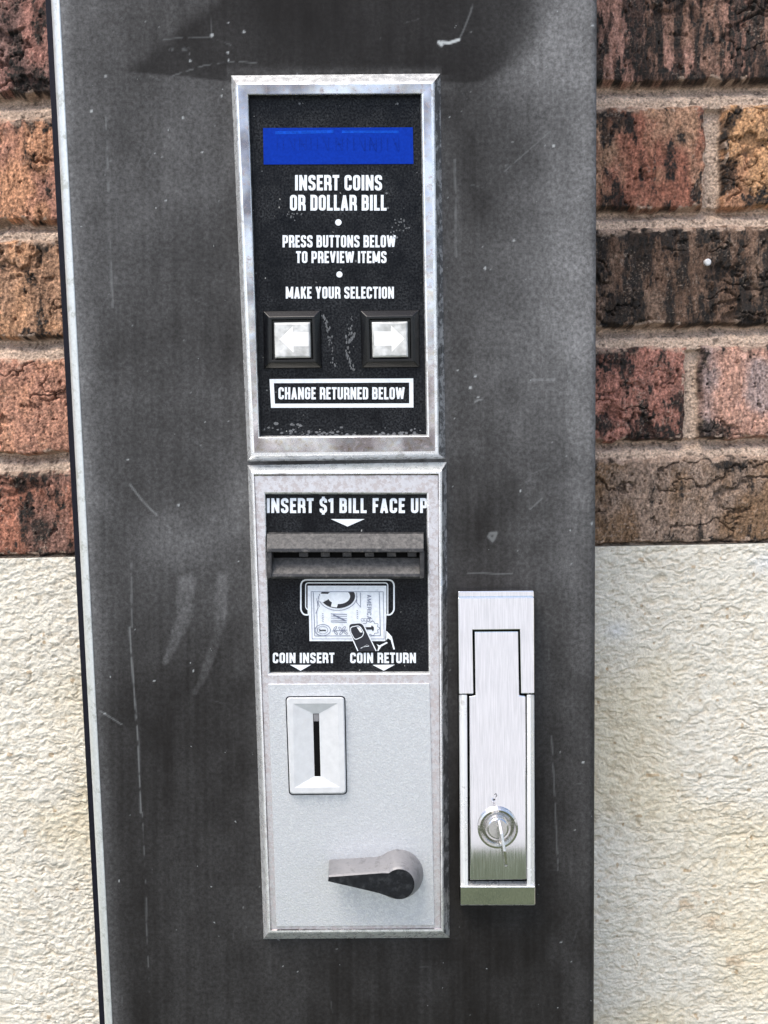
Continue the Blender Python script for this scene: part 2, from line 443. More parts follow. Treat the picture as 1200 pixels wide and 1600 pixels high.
# limestone base
ZS = axis([(0.0, zz(1640) - 0.05, 0.012), (zz(1640) - 0.05, zz(1640), 0.003), (zz(1640), STONE_TOP - 0.0006, 0.00062)])
X, Z = np.meshgrid(XS, ZS)
wp = fbm(X * 45, Z * 45, 61, 3) - .5
wq = fbm(X * 160, Z * 160, 62, 2) - .5
sl_ = (fbm(X * 9, Z * 9, 63, 2) - .5) * .02
u_ = X + wp * .006; v_ = Z + wp * .004 + wq * .004 + sl_
n1 = fbm(u_ * 270, v_ * 560, 64, 4, .62)
n2 = fbm(u_ * 35, v_ * 210, 67, 3, .5)
n3 = fbm(u_ * 300, v_ * 420, 70, 3, .6)
rd = 1 - np.abs(2 * fbm(u_ * 26, v_ * 190, 73, 2) - 1)
gv = sst(.93, .995, rd) * sst(.42, .6, fbm(X * 50, Z * 80, 75, 2))
h = (n1 - .5) * .0017 + (n2 - .5) * .0006 + (n3 - .5) * .0010 - gv * .0010 + (fbm(X * 14, Z * 14, 77, 2) - .5) * .003
tone = fbm(X * 10, Z * 16, 79, 3); warm = sst(.42, .66, fbm(X * 7, Z * 9, 83, 3))
c = np.array([.75, .71, .615]) * (1 - warm)[..., None] + np.array([.74, .67, .52]) * warm[..., None]
cv = .6 * np.clip(1 - sst(.30, .52, n1) + gv, 0, 1)[..., None]; c = c * (1.04 + .2 * (n1 - .5) + .16 * (tone - .5))[..., None]; c = c * (1 - .8 * cv) + c * np.array([.74, .66, .55]) * .8 * cv
def blob(px, py, rx, ry):
    q = U(px, py, YW); s = DIST / FPX * 1.2
    return np.exp(-(((X - q[0]) / (rx * s)) ** 2 + ((Z - q[2]) / (ry * s)) ** 2))
st = (blob(1085, 1408, 40, 14) + blob(1120, 1440, 24, 14) + blob(1145, 1500, 20, 14)) * sst(.40, .62, fbm(X * 120, Z * 160, 87, 3))
c = c * (1 - .65 * np.clip(st, 0, 1)[..., None]) + np.array([.50, .34, .20]) * .65 * np.clip(st, 0, 1)[..., None]
wt = np.clip(blob(965, 985, 20, 14) + blob(1195, 880, 22, 16), 0, 1) * .7
c = c * (1 - wt[..., None]) + np.array([.74, .75, .74]) * wt[..., None]
sp = sst(.86, .88, fbm(X * 170, Z * 170, 89, 2)); c = c * (1 - .5 * sp[..., None] * np.array([.6, .8, 1.0]))
P = np.stack([X, YW - 0.0005 - h, Z], -1)
top = P[-1:].copy(); top[..., 1] = YW + 0.09
P = np.concatenate([P, top]); c = np.concatenate([c, c[-1:]])
stone = grid_mesh('stone_wall', P, M['stone'], col=c)
stone['label'] = 'cream limestone base of the wall below the brick courses'; stone['category'] = 'stone wall'

# ------------------------------------------------------------------ the machine
mach = bpy.data.objects.new('vending_machine', None); C.objects.link(mach)
XL, XR = -0.1745, 0.1203
mach.location = ((XL + XR) / 2, 0.04, 0.0)
mach['label'] = 'tall dark metal vending machine with coin and bill panel'; mach['category'] = 'vending machine'
def adopt(o, parent=mach):
    o.parent = parent; o.matrix_parent_inverse = parent.matrix_world.inverted(); return o
bpy.context.view_layer.update()

def box(b, x0, x1, y0, y1, z0, z1, mi=0):
    v = [b.bm.verts.new(p) for p in [(x0, y0, z0), (x1, y0, z0), (x1, y1, z0), (x0, y1, z0), (x0, y0, z1), (x1, y0, z1), (x1, y1, z1), (x0, y1, z1)]]
    for f in [(0, 1, 5, 4), (1, 2, 6, 5), (2, 3, 7, 6), (3, 0, 4, 7), (4, 5, 6, 7), (3, 2, 1, 0)]:
        q = b.bm.faces.new([v[i] for i in f]); q.material_index = mi

ZT = 1.80; Z0 = 0.06
b = MB(); box(b, XL - 0.0041, XR - 0.001, 0.007, 0.095, Z0, ZT)
adopt(b.build('cabinet', M['gasket'], None, 0.001))
b = MB(); box(b, XL + 0.02, XR - 0.02, 0.02, 0.09, 0.0, Z0 - 0.0005)
adopt(b.build('plinth', M['black'], None, 0.002))

# door: dense face with rolled right edge; dust with painted sheen, and scratches, are stored as point attributes
zf0, zf1 = U(500, 1640)[2], U(500, -40)[2]
TRIM = 0.0062
RR = 0.0042
xs = axis([(XL + TRIM, XR - RR, 0.00072)])
zs = axis([(Z0 + 0.005, zf0, 0.02), (zf0, zf1, 0.00072), (zf1, ZT, 0.02)])
ang = np.linspace(0, math.pi / 2, 9)[1:]
edge_x = XR - RR + RR * np.sin(ang); edge_y = RR - RR * np.cos(ang)
xa = np.concatenate([xs, edge_x, [XR]]); ya = np.concatenate([np.zeros(len(xs)), edge_y, [0.0068]])
X, Z = np.meshgrid(xa, zs); Y = np.broadcast_to(ya, X.shape)
v = np.stack([X, np.zeros_like(X) + DIST, Z - CAMZ], -1)          # back to photo pixels to place the stains
dz = v @ _f; PX = 600 + FPX * (v @ _R) / dz; PY = 800 - FPX * (v @ _U) / dz

dust = 0.125 + 0.32 * (fbm(PX / 160, PY / 220, 101, 4) - .5) + 0.11 * (fbm(PX / 38, PY / 55, 105, 5) - .5) + 0.10 * (fbm(PX / 7, PY / 320, 106, 4) - .5)  # dust film; painted sheen and edge reflection are added to it below
dust += 0.05 * (1 - sst(500, 1500, PY))
def spot(cx, cy, rx, ry, amt, rot=0, pw=1.0):
    a = math.radians(rot); dx = PX - cx; dy = PY - cy
    e = ((dx * math.cos(a) + dy * math.sin(a)) / rx) ** 2 + ((-dx * math.sin(a) + dy * math.cos(a)) / ry) ** 2
    return amt * np.exp(-e ** pw)
cl = .55 + .9 * (fbm(PX / 45, PY / 60, 111, 4))
def polyline_d(pts):
    d = np.full(PX.shape, 1e9); tt = np.zeros(PX.shape); L = len(pts) - 1
    for i in range(L):
        (x0, y0), (x1, y1) = pts[i], pts[i + 1]
        vx, vy = x1 - x0, y1 - y0; t = np.clip(((PX - x0) * vx + (PY - y0) * vy) / (vx * vx + vy * vy), 0, 1)
        q = np.hypot(PX - x0 - t * vx, PY - y0 - t * vy); m = q < d
        d = np.where(m, q, d); tt = np.where(m, (i + t) / L, tt)
    return d, tt
# right hand side: reflected grey sheen painted in as a cloudy lighter tone
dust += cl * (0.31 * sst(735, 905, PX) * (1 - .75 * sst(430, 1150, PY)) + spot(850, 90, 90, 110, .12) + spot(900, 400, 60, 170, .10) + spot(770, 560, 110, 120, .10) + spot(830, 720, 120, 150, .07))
dust += cl * (spot(290, 840, 75, 60, .2) + spot(372, 790, 22, 60, .2) + spot(250, 250, 120, 180, .06) + spot(330, 640, 60, 120, .03) + spot(740, 690, 20, 26, .09) + spot(880, 870, 20, 60, .10))
dust -= spot(690, 1000, 60, 400, .05) + spot(830, 1350, 100, 250, .05) + spot(250, 1180, 160, 160, .045) + spot(860, 830, 40, 60, .06)
# darker patch above the upper frame with a crisp lower edge
yl = 106 + 22 * np.clip((PX - 150) / 215, 0, 1) + 3 * (fbm(PX / 60, PY * 0, 121, 2) - .5)
le = 330 - 1.25 * PY + 26 * (fbm(PX / 30, PY / 30, 122, 3) - .5)
dark_patch = (1 - sst(-1.5, 2.5, PY - yl)) * sst(-20, 30, PX - le) * (1 - sst(-40, 30, PX + .35 * PY - 850 - 40 * (fbm(PX / 60, PY / 60, 123, 3) - .5)))
dark_patch = dark_patch * sst(-40, 10, 700 - PX + (yl - PY) * 2 + 40)
dust *= 1 - .72 * dark_patch
# finger wipes
for pts, w0, w1, am in (([(292, 915), (287, 960), (272, 1005), (258, 1034)], 17, 5, .27), ([(347, 905), (345, 960), (335, 1010), (318, 1055), (305, 1082)], 13, 4, .20), ([(262, 815), (285, 860), (300, 900)], 28, 26, .06)):
    d, t = polyline_d(pts); w = w0 + (w1 - w0) * t
    dust += am * (1 - sst(.45, 1.2, d / w + .5 * (fbm(PX / 16, PY / 24, 133, 3) - .5))) * (.35 + 1.1 * fbm(PX / 9, PY / 26, 131, 4)) * (1 - .35 * t)
# paler bands near the frames and the trim
fx = np.where(PY < 720, np.maximum(372 + (PY - 118) * .04 - PX, PX - 686 - (PY - 118) * .015), np.maximum(388 + (PY - 720) * .033 - PX, PX - 695))
hz = np.where((PY > 118) & (PY < 1468), np.exp(-np.maximum(fx, 0) / 14), 0) * (fx > -30)
dust += .10 * hz * (.4 + fbm(PX / 14, PY / 60, 141, 3))
dust += .10 * np.exp(-((PY - 112) / 7) ** 2) * (PX > 355) * (PX < 690) * (.4 + fbm(PX / 12, PY / 12, 142, 3))
tr = PX - (96 + .0534 * PY)
dust += .36 * np.exp(-np.maximum(tr, 0) / 15)  # soft reflection of the rolled left edge, painted into the tone
dust += .14 * np.exp(-((PX - 717) / 4.5) ** 2) * sst(230, 290, PY) * (1 - sst(330, 480, PY)) * fbm(PX / 5, PY / 30, 143, 3)
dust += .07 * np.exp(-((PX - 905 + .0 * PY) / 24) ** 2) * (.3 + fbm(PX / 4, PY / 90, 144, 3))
dust *= 1 - .42 * sst(700, 1500, PY)
dust = np.clip(dust, .008, 1)

scr = np.zeros(PX.shape)
def scratch(pts, w, am, brk=0.0, seed=0):
    global scr
    d, t = polyline_d(pts)
    s = (am if am >= 1 else am * .6) * (1 - sst(w * .4, w * 1.3, d))
    if brk: s = s * sst(brk - .1, brk + .1, fbm(PX / 9, PY / 16, 300 + seed, 3))
    scr = np.maximum(scr, s)
scratch([(165, 170), (170, 320), (176, 480)], 1.8, .28, .5, 1)
scratch([(202, 980), (208, 1060), (216, 1160), (220, 1270)], 1.5, .45, .33, 2)
scratch([(205, 880), (206, 980)], 1.5, .25, .5, 3)
scratch([(222, 1270), (228, 1400), (233, 1550)], 1.2, .25, .45, 4)
scratch([(155, 1110), (165, 1116), (190, 1132)], 1.2, .4, .3, 5)
scratch([(203, 757), (222, 782), (245, 805)], 1.5, .4, .3, 6)
scratch([(690, 66), (702, 67), (717, 62)], 2.6, 1.0)
scratch([(717, 62), (724, 48), (735, 20), (742, -5)], 1.6, .25, .3, 7)
scratch([(686, 66), (690, 70)], 3.0, 1.0)
scratch([(270, 118), (320, 102), (362, 96), (400, 98)], 1.2, .25, .35, 8)
scratch([(255, 62), (290, 58), (330, 58), (360, 70)], 1.2, .2, .35, 9)
scratch([(264, 77), (280, 78), (305, 75)], 3.0, .25, .5, 10)
scratch([(788, 268), (820, 240), (860, 205)], 1.1, .25, .35, 11)
scratch([(885, 540), (905, 720)], 1.2, .14, .5, 12)
scratch([(862, 1150), (866, 1230), (872, 1360)], 1.3, .22, .42, 13)
scratch([(711, 250), (713, 400)], 2.2, .25, .45, 14)
scratch([(742, 628), (748, 625), (753, 624)], 1.4, .5)
scratch([(828, 796), (848, 778)], 1.2, .3)
scratch([(832, 593), (848, 593)], 2.0, .25)
scratch([(855, 593), (866, 593)], 2.4, .3)
scratch([(730, 895), (800, 897)], 1.2, .25, .3, 15)
scratch([(764, 838), (770, 845), (775, 833), (766, 834)], 3.0, .45, .3, 16)
for i, (sx, sy, r_) in enumerate([(758, 419, 2.4), (743, 588, 2.4), (715, 579, 2), (331, 55, 3), (381, 50, 2.6), (297, 95, 2.5), (356, 82, 2), (357, 94, 2), (346, 150, 2.2), (286, 184, 2), (316, 238, 2), (259, 314, 2), (143, 174, 2.4), (165, 119, 2), (911, 1191, 2.6), (865, 228, 2.2), (803, 376, 2.4), (926, 40, 2.6), (925, 818, 2.4), (813, 767, 2), (164, 1115, 2.4), (302, 1048, 1.6), (241, 1064, 1.6), (200, 718, 2), (279, 789, 2), (735, 606, 3), (747, 620, 2)]):
    scr = np.maximum(scr, .8 * (1 - sst(r_ * .5, r_ * 1.1, np.hypot(PX - sx, (PY - sy) * (.8 + .5 * (i % 3) / 2)))))
rg = np.random.RandomState(4)
for i in range(110):
    sx, sy = rg.uniform(105, 930), rg.uniform(0, 1600) ** 1.0 * (1 if i % 3 else .35)
    r_ = rg.uniform(.8, 1.6); w = (np.abs(PX - sx) < 4) & (np.abs(PY - sy) < 4)
    scr[w] = np.maximum(scr[w], rg.uniform(.2, .6) * (1 - sst(r_ * .5, r_ * 1.2, np.hypot(PX[w] - sx, PY[w] - sy))))
for i in range(46):                                               # faint hair scratches
    sx, sy = rg.uniform(130, 920), rg.uniform(10, 1590); a = rg.uniform(-.6, .6) + (1.57 if i % 2 else 0); L = rg.uniform(8, 34)
    scratch([(sx, sy), (sx + L * math.cos(a), sy + L * math.sin(a))], .9, rg.uniform(.07, .18), .35, 20 + i)
P = np.stack([X, Y, Z], -1)
door = adopt(grid_mesh('door', P, M['door'], scal={'dust': dust, 'scratch': scr}))  # 'dust' holds the dust film plus the painted sheen and edge reflection

# pale rolled trim on the door's left edge
ang = np.linspace(0, math.pi / 2, 13)
tx = np.concatenate([[XL + TRIM - 0.0001], XL + TRIM - TRIM * np.sin(ang), [XL]]); ty = np.concatenate([[0.006], -0.0003 + TRIM * (1 - np.cos(ang)), [0.0068]])
zt = axis([(Z0 + 0.005, ZT, 0.01)])
X, Z = np.meshgrid(tx, zt); Y = np.broadcast_to(ty, X.shape) + (fbm(Z * 9, X * 0, 7, 2) - .5) * .0003
adopt(grid_mesh('edge_trim', np.stack([X, Y, Z], -1), M['trim']))

def ramp_ring(q, dx0, dy0, dx1, dy1):
    (a, b_), (c_, d), (e, f), (g, h_) = q
    return [(a + dx0, b_ + dy0), (c_ + dx1, d + dy0), (e + dx1, f + dy1), (g + dx0, h_ + dy1)]

# upper bezel
b = MB()
b.rings([([(361, 118), (688, 115), (696, 717), (387, 721)], 0.0),
         ([(367, 128), (679, 126.5), (686, 710), (392, 713)], -0.0056),
         ([(369, 130), (677, 128.5), (684, 708.5), (394.5, 711)], -0.0064),
         ([(371.5, 132), (673.5, 131), (680, 705), (397.5, 707.5)], -0.0066),
         ([(386, 146.5), (661.5, 145), (670.5, 682.5), (403.5, 684.5)], -0.0063),
         ([(387.5, 148), (659, 146.5), (668, 681), (405, 683)], -0.0058),
         ([(389, 150), (657, 148.5), (666, 679), (407, 681)], -0.0022)], [[1, 2, 1, 1], 1, 1, 0, 1, [2, 1, 1, 2]])
upper = adopt(b.build('upper_bezel', [M['chrome'], M['edge'], M['darkrim']]))

# upper black panel
YP = -0.0022
b = MB(); b.prism([(384, 144), (663, 143), (672, 686), (402, 688)], YP, -0.0001)
panel = adopt(b.build('instruction_panel', M['panel']))
panel['label'] = 'black instruction panel with white lettering'

# ---- lettering -------------------------------------------------------------
T = 0.172
def glyph(ch, t=T, w=None):
    W = {'I': t, 'M': .60, 'W': .68, 'N': .47, '.': t, ' ': .17, '1': .28, 'L': .35, 'F': .35, 'E': .36, 'T': .39, 'Y': .46, 'A': .46, 'V': .46, 'J': .36}.get(ch, .435)
    l, r, bt, tp = t / 2, W - t / 2, t / 2, 1 - t / 2; R = .15; m = W / 2; y5 = .5
    S = {
     'I': [[(m, 0), (m, 1)]],
     'N': [[(l, 0), (l, 1)], [(r, 0), (r, 1)], [(l, 1), (l, .93), (r, .07), (r, 0)]],
     'S': [[(r, .70), (r, tp, R), (l, tp, R), (l, .56, R), (r, .45, R), (r, bt, R), (l, bt, R), (l, .30)]],
     'E': [[(W, tp), (l, tp), (l, bt), (W, bt)], [(l, .51), (W - .04, .51)]],
     'F': [[(W, tp), (l, tp), (l, 0)], [(l, .50), (W - .04, .50)]],
     'R': [[(l, 0), (l, tp), (r, tp, R), (r, .46, R), (l + t / 2 - .01, .46)], [(r - .09, .46), (r + .02, .34, .08), (r + .02, 0)]],
     'P': [[(l, 0), (l, tp), (r, tp, R), (r, .42, R), (l + t / 2 - .01, .42)]],
     'B': [[(l, 0), (l, tp), (r - .01, tp, R), (r - .01, .53, R), (l + t / 2 - .01, .53)], [(l + .05, .53), (r, .53, R), (r, bt, R), (l + t / 2 - .01, bt)], [(l, 0), (l, .3)]],
     'D': [[(l, 0), (l, tp), (r, tp, R), (r, bt, R), (l + t / 2 - .01, bt)]],
     'O': ['c', [(l, bt, R), (l, tp, R), (r, tp, R), (r, bt, R)]],
     'C': [[(r, .66), (r, tp, R), (l, tp, R), (l, bt, R), (r, bt, R), (r, .34)]],
     'G': [[(r, .66), (r, tp, R), (l, tp, R), (l, bt, R), (r, bt, R), (r, .50), (m - .02, .50)]],
     'U': [[(l, 1), (l, bt, R), (r, bt, R), (r, 1)]],
     'T': [[(0, tp), (W, tp)], [(m, tp), (m, 0)]],
     'L': [[(l, 1), (l, bt), (W, bt)]],
     'H': [[(l, 0), (l, 1)], [(r, 0), (r, 1)], [(l, .5), (r, .5)]],
     'K': [[(l, 0), (l, 1)], [(r + .02, 1), (l + .04, .42)], [(l + .10, .56), (r + .03, 0)]],
     'M': [[(l, 0), (l, 1)], [(r, 0), (r, 1)], [(l, .98), (m, .12)], [(r, .98), (m, .12)]],
     'W': [[(l - .02, 1), (W * .28, .04)], [(W * .28, .04), (m, .94)], [(m, .94), (W * .72, .04)], [(W * .72, .04), (r + .02, 1)]],
     'V': [[(l - .01, 1), (m, .04)], [(m, .04), (r + .01, 1)]],
     'A': [[(l - .01, 0), (m, .97)], [(m, .97), (r + .01, 0)], [(W * .25, .25), (W * .75, .25)]],
     'Y': [[(l - .01, 1), (m, .42)], [(r + .01, 1), (m, .42)], [(m, .46), (m, 0)]],
     '1': [[(W - t / 2, 0), (W - t / 2, 1)], [(0, .80), (W - t * .6, .93)]],
     '$': [[(r, .70), (r, tp, R), (l, tp, R), (l, .56, R), (r, .45, R), (r, bt, R), (l, bt, R), (l, .30)], [(m, 1.11), (m, .86)], [(m, .14), (m, -.11)]],
     ' ': [],
    }[ch]
    closed = False
    if S and S[0] == 'c': closed = True; S = S[1:]
    return W, S, closed

def rounded(path, closed):
    pts = []; n = len(path)
    for i, q in enumerate(path):
        p = np.array(q[:2], float); r = q[2] if len(q) > 2 else 0
        if r and (closed or 0 < i < n - 1):
            a = np.array(path[i - 1][:2], float); c = np.array(path[(i + 1) % n][:2], float)
            da = a - p; dc = c - p; la, lc = np.linalg.norm(da), np.linalg.norm(dc)
            rr = min(r, la * .499, lc * .499)
            p0 = p + da / la * rr; p1 = p + dc / lc * rr
            for t in np.linspace(0, 1, 6): pts.append((1 - t) ** 2 * p0 + 2 * t * (1 - t) * p + t * t * p1)
        else: pts.append(p)
    return pts

def stroke_quads(pts, w, closed):
    pts = [np.array(p, float) for p in pts]; q = [pts[0]]
    for p in pts[1:]:
        if np.linalg.norm(p - q[-1]) > 1e-6: q.append(p)
    if closed and np.linalg.norm(q[0] - q[-1]) < 1e-6: q.pop()
    n = len(q); L, Rr = [], []
    for i in range(n):
        d0 = q[i] - q[i - 1] if (i > 0 or closed) else q[1] - q[0]
        d1 = q[(i + 1) % n] - q[i] if (i < n - 1 or closed) else q[-1] - q[-2]
        d0 = d0 / np.linalg.norm(d0); d1 = d1 / np.linalg.norm(d1)
        n0 = np.array([-d0[1], d0[0]]); n1 = np.array([-d1[1], d1[0]])
        mm = n0 + n1; mm = mm / max(np.linalg.norm(mm), 1e-6); k = 1 / max(mm @ n0, .45)
        L.append(q[i] + mm * k * w / 2); Rr.append(q[i] - mm * k * w / 2)
    return [(L[i], L[(i + 1) % n], Rr[(i + 1) % n], Rr[i]) for i in range(n if closed else n - 1)]

class Decal:
    """flat print: every stroke gets its own tiny height so that nothing is coplanar"""
    def __init__(s, Y): s.b = MB(); s.Y = Y; s.k = 0; s.clip = None
    def _y(s): s.k += 1; return s.Y - 0.00004 - (s.k % 40) * 0.000006
    def stroke(s, pts, w, mi=0, closed=False, layer=0):
        y = s._y() - layer * 0.00025
        for f in stroke_quads(pts, w, closed):
            f = [tuple(p) for p in f]
            if s.clip: f = [(min(p[0], s.clip), p[1]) for p in f]
            s.b.face([U(p[0], p[1], y) for p in f], mi)
    def poly(s, pts, mi=0, layer=0):
        y = s._y() - layer * 0.00025
        s.b.face([U(p[0], p[1], y) for p in pts], mi)
    def text(s, txt, x0, x1, ytop, ybase, gap=.07, t=T, mi=0):
        H = ybase - ytop; wid = []
        for ch in txt: wid.append(glyph(ch, t)[0])
        nat = sum(wid) + gap * (len(txt) - 1); sx = (x1 - x0) / nat; x = 0
        for ch, w in zip(txt, wid):
            _, S, closed = glyph(ch, t)
            for path in S:
                pts = [np.array([x0 + (x + p[0]) * sx, ybase - p[1] * H]) for p in rounded(path, closed)]
                s.stroke(pts, t * (H * .35 + sx * .65), mi, closed)
            x += w + gap
    def dot(s, cx, cy, r, mi=0, layer=0, ry=None):
        s.poly([(cx + r * math.cos(a), cy + (ry or r) * math.sin(a)) for a in np.linspace(0, 2 * math.pi, 25)[:-1]], mi, layer)
    def build(s, name, mats, parent): return adopt(s.b.build(name, mats, weld=False), parent)

d = Decal(YP)
d.text('INSERT COINS', 461, 597, 273.5, 297.5)
d.text('OR DOLLAR BILL', 453, 604, 304.5, 329)
d.dot(528.7, 347.5, 5)
d.text('PRESS BUTTONS BELOW', 441.5, 618, 367.5, 386.5)
d.text('TO PREVIEW ITEMS', 462.5, 604, 392.5, 411)
d.dot(530.3, 428.8, 4.8)
d.text('MAKE YOUR SELECTION', 446.5, 615.5, 448, 466.5)
d.text('CHANGE RETURNED BELOW', 435, 632, 605, 624)
d.stroke([(424.5, 595.5), (642.5, 594.5), (642.8, 633.5), (426.5, 634)], 6.4, 0, True)
lt = d.build('lettering', M['ink'], panel)

# chipped paint and grit along the lower edge of the panel
rg = random.Random(3)
d = Decal(YP)
for i in range(70):
    x = rg.uniform(412, 662); y = 681 - abs(rg.gauss(0, 5)) - (8 if x < 470 and rg.random() < .5 else 0); r = rg.uniform(1, 4.2)
    d.poly([(x + r * rg.uniform(.5, 1.3) * math.cos(a), y + r * rg.uniform(.4, .9) * math.sin(a)) for a in np.linspace(0, 6.283, 8)[:-1]])
for x0, y0, x1, y1, w in ((508, 500, 524, 580, 5), (550, 495, 541, 560, 5), (556, 520, 545, 535, 4), (541, 552, 552, 578, 3), (505, 492, 512, 515, 4)):
    for j in range(26):
        t = rg.random(); x = x0 + (x1 - x0) * t + rg.gauss(0, w * .45); y = y0 + (y1 - y0) * t; q = rg.uniform(.5, 2.0)
        d.poly([(x + q * rg.uniform(.4, 1) * math.cos(a), y + 2 * q * rg.uniform(.5, 1) * math.sin(a)) for a in np.linspace(0, 6.283, 8)[:-1]])
for i in range(60):
    x, y = rg.choice([(rg.gauss(625, 8), rg.gauss(355, 9)), (rg.uniform(395, 655), rg.uniform(160, 680)), (rg.gauss(455, 8), rg.gauss(337, 4))]); r = rg.uniform(.6, 1.5)
    d.poly([(x + r * math.cos(a), y + r * math.sin(a)) for a in np.linspace(0, 6.283, 6)[:-1]])
for x, y in ((468, 162), (621, 162), (604, 302), (606, 325), (620, 371), (556, 408)): d.dot(x, y, 1.8)
M['chip'] = plain('grey grit', (0.12, 0.125, 0.13), 0.8, 0.4, 600)
d.build('grit', M['chip'], panel)['kind'] = 'stuff'

# display
b = MB(); b.prism([(411, 200), (645, 199), (646, 256), (412, 257)], YP - 0.0003, YP + 0.0006)
disp = adopt(b.build('display_window', M['display']), panel); disp['label'] = 'blue display window with faint digits'
d = Decal(YP - 0.0003)
d.poly([(430, 205), (521, 203), (521, 208), (430, 210)], 0); d.poly([(534, 204), (623, 204), (623, 208), (534, 208)], 0)
for i in range(11):
    x = 433 + i * 17.6 + (4 if i > 4 else 0); y0, y1 = 214, 236
    for pts in ([(x, y0 + 1), (x, y1 - 1)], [(x + 10, y0 + 1), (x + 10, y1 - 1)], [(x + 1, y0 + 1), (x + 9, y1 - 1)], [(x + 2, 225), (x + 8, 225)])[(i * 5) % 3 // 2:2 + (i * 7) % 3]:
        d.stroke(pts, 1.3, 1)
d.build('display_digits', [M['displaylighter'], M['displaydark']], disp)

# selector buttons
def button(hx, cp, arrow, lab):
    b = MB()
    a0, a1, a2, a3 = hx
    ins = lambda q, k: [(q[0][0] + k, q[0][1] + k), (q[1][0] - k, q[1][1] + k), (q[2][0] - k, q[2][1] - k), (q[3][0] + k, q[3][1] - k)]
    b.rings([(hx, YP + 0.0003), (ins(hx, .5), YP - 0.0010), (ins(hx, 9.5), YP - 0.0040), (ins(hx, 13.5), YP - 0.0040), (ins(hx, 14.5), YP - 0.0012)], [0] * 4, cap=0)
    o = adopt(b.build('selector_button', M['black'], None, 0.00025)); o['label'] = lab
    b = MB()
    b.rings([(cp, YP - 0.0012), (ins(cp, .3), YP - 0.0042), (ins(cp, 2.8), YP - 0.0052)], [0, 0], cap=0)
    c = adopt(b.build('button_cap', M['cap'], None, 0.0004, 3), o)
    d = Decal(YP - 0.0052); d.poly(arrow); d.build('arrow', M['arrow'], c)
    return o
button([(411, 486), (501, 485), (503, 575), (412, 576)], [(428, 504), (485, 503), (486, 559), (429.5, 560)],
       [(436.5, 530), (457.5, 510), (457.5, 519), (482, 519), (482, 541), (458.5, 541), (458.5, 551)], 'square button with left arrow')
button([(563, 485), (655, 484), (656, 574), (565, 575)], [(580.5, 503), (637, 502), (638, 558), (582, 559)],
       [(632, 529), (611, 508.5), (611, 518), (585, 518), (585, 540), (612, 540), (612, 550)], 'square button with right arrow')

# lower bezel: rim, satin frame with a window, plate
b = MB()
b.rings([([(387, 727), (697.5, 722), (702.5, 1465), (412, 1467)], 0.0),
         ([(392, 736), (690.5, 734.5), (693.5, 1457), (418, 1459)], -0.0054),
         ([(394, 738.5), (688, 737), (691.5, 1455), (420, 1457)], -0.0062),
         ([(396.5, 741), (685.5, 740), (689.5, 1452), (422.5, 1454)], -0.0062),
         ([(398, 743.5), (684, 742.5), (688, 1450), (424, 1452)], -0.0054)], [[1, 2, 1, 1], 1, 1, 0])
lower = adopt(b.build('lower_bezel', [M['chrome'], M['edge'], M['darkrim']]))
b = MB()
b.rings([([(396, 740.5), (686, 739.5), (690, 1453), (422, 1455)], -0.0052),
         ([(412.5, 769), (669.5, 769.5), (672.5, 1053.5), (418.5, 1055)], -0.0052),
         ([(414, 771), (667.5, 771), (670.5, 1051.5), (420.5, 1052.5)], -0.0048),
         ([(415, 772.5), (666, 772.5), (669.5, 1049), (422, 1050)], -0.0022)], [0, 1, 1])
adopt(b.build('bill_frame', [M['satin'], M['edge']]))
b = MB(); b.prism([(411, 768), (671, 768), (674, 1054), (417, 1056)], YP, -0.0003)
bp = adopt(b.build('bill_panel', M['panel'])); bp['label'] = 'black panel around the bill slot'
b = MB(); b.prism([(418.5, 1069), (671.5, 1068), (679, 1446), (432, 1448)], -0.0060, -0.0040)
plate = adopt(b.build('coin_plate', M['plate'], None, 0.0003, 2))

d = Decal(YP); d.clip = 670
d.text('INSERT $1 BILL FACE UP', 416.8, 668, 778.5, 801.5, gap=.085)
d.poly([(516.7, 811), (569.8, 811), (543, 822.7)])
d.text('COIN INSERT', 426, 522.5, 1020, 1036); d.poly([(453, 1038.8), (486, 1038.8), (469.7, 1048)])
d.text('COIN RETURN', 547, 650, 1020, 1036); d.poly([(582, 1038.8), (617.3, 1038.5), (599.5, 1048)])
d.build('lettering', M['ink'], bp)

# printed picture of a note going into the slot
d = Decal(YP)
c6 = lambda *ps: [(440 + p[0] / 5.4545, 880 + p[1] / 5.4545) for p in ps]
c6r = lambda path, closed=False: [(440 + p[0] / 5.4545, 880 + p[1] / 5.4545) for p in rounded(path, closed)]
d.stroke(c6r([(230, 440), (190, 440, 30), (164, 405, 25), (164, 142, 55), (958, 142, 55), (958, 405, 25), (930, 440, 30), (890, 440)]), 2.4)
d.stroke(c6r([(225, 400), (205, 380, 20), (205, 168, 25), (905, 168, 25), (905, 440)]), 1.6)
d.poly(c6((222, 192), (893, 192), (893, 440), (884, 664), (238, 664), (233, 445), (222, 430)), 0, 1)
G = lambda *ps, w=.9, closed=False: d.stroke(c6(*ps), w, 2, closed, 2)
G((252, 243), (866, 243), (874, 645), (260, 645), closed=True, w=.7); G((270, 247), (282, 620)); G((832, 247), (842, 618)); G((282, 620), (842, 618))
ell = lambda cx, cy, rx, ry, a0, a1, n=22: [(cx + rx * math.cos(math.radians(a)), max(246, cy + ry * math.sin(math.radians(a)))) for a in np.linspace(a0, a1, n)]
d.stroke(c6(*ell(478, 280, 165, 122, 0, 180)), .8, 2, False, 2)
d.poly(c6(*ell(478, 280, 148, 104, -22, 202)), 1, 2)
d.poly(c6(*ell(488, 282, 96, 66, -40, 220)), 0, 3)
d.poly(c6((330, 260), (400, 262), (395, 310), (350, 335), (318, 320)), 0, 3)
d.poly(c6((430, 330), (480, 350), (470, 378), (420, 370)), 0, 3)
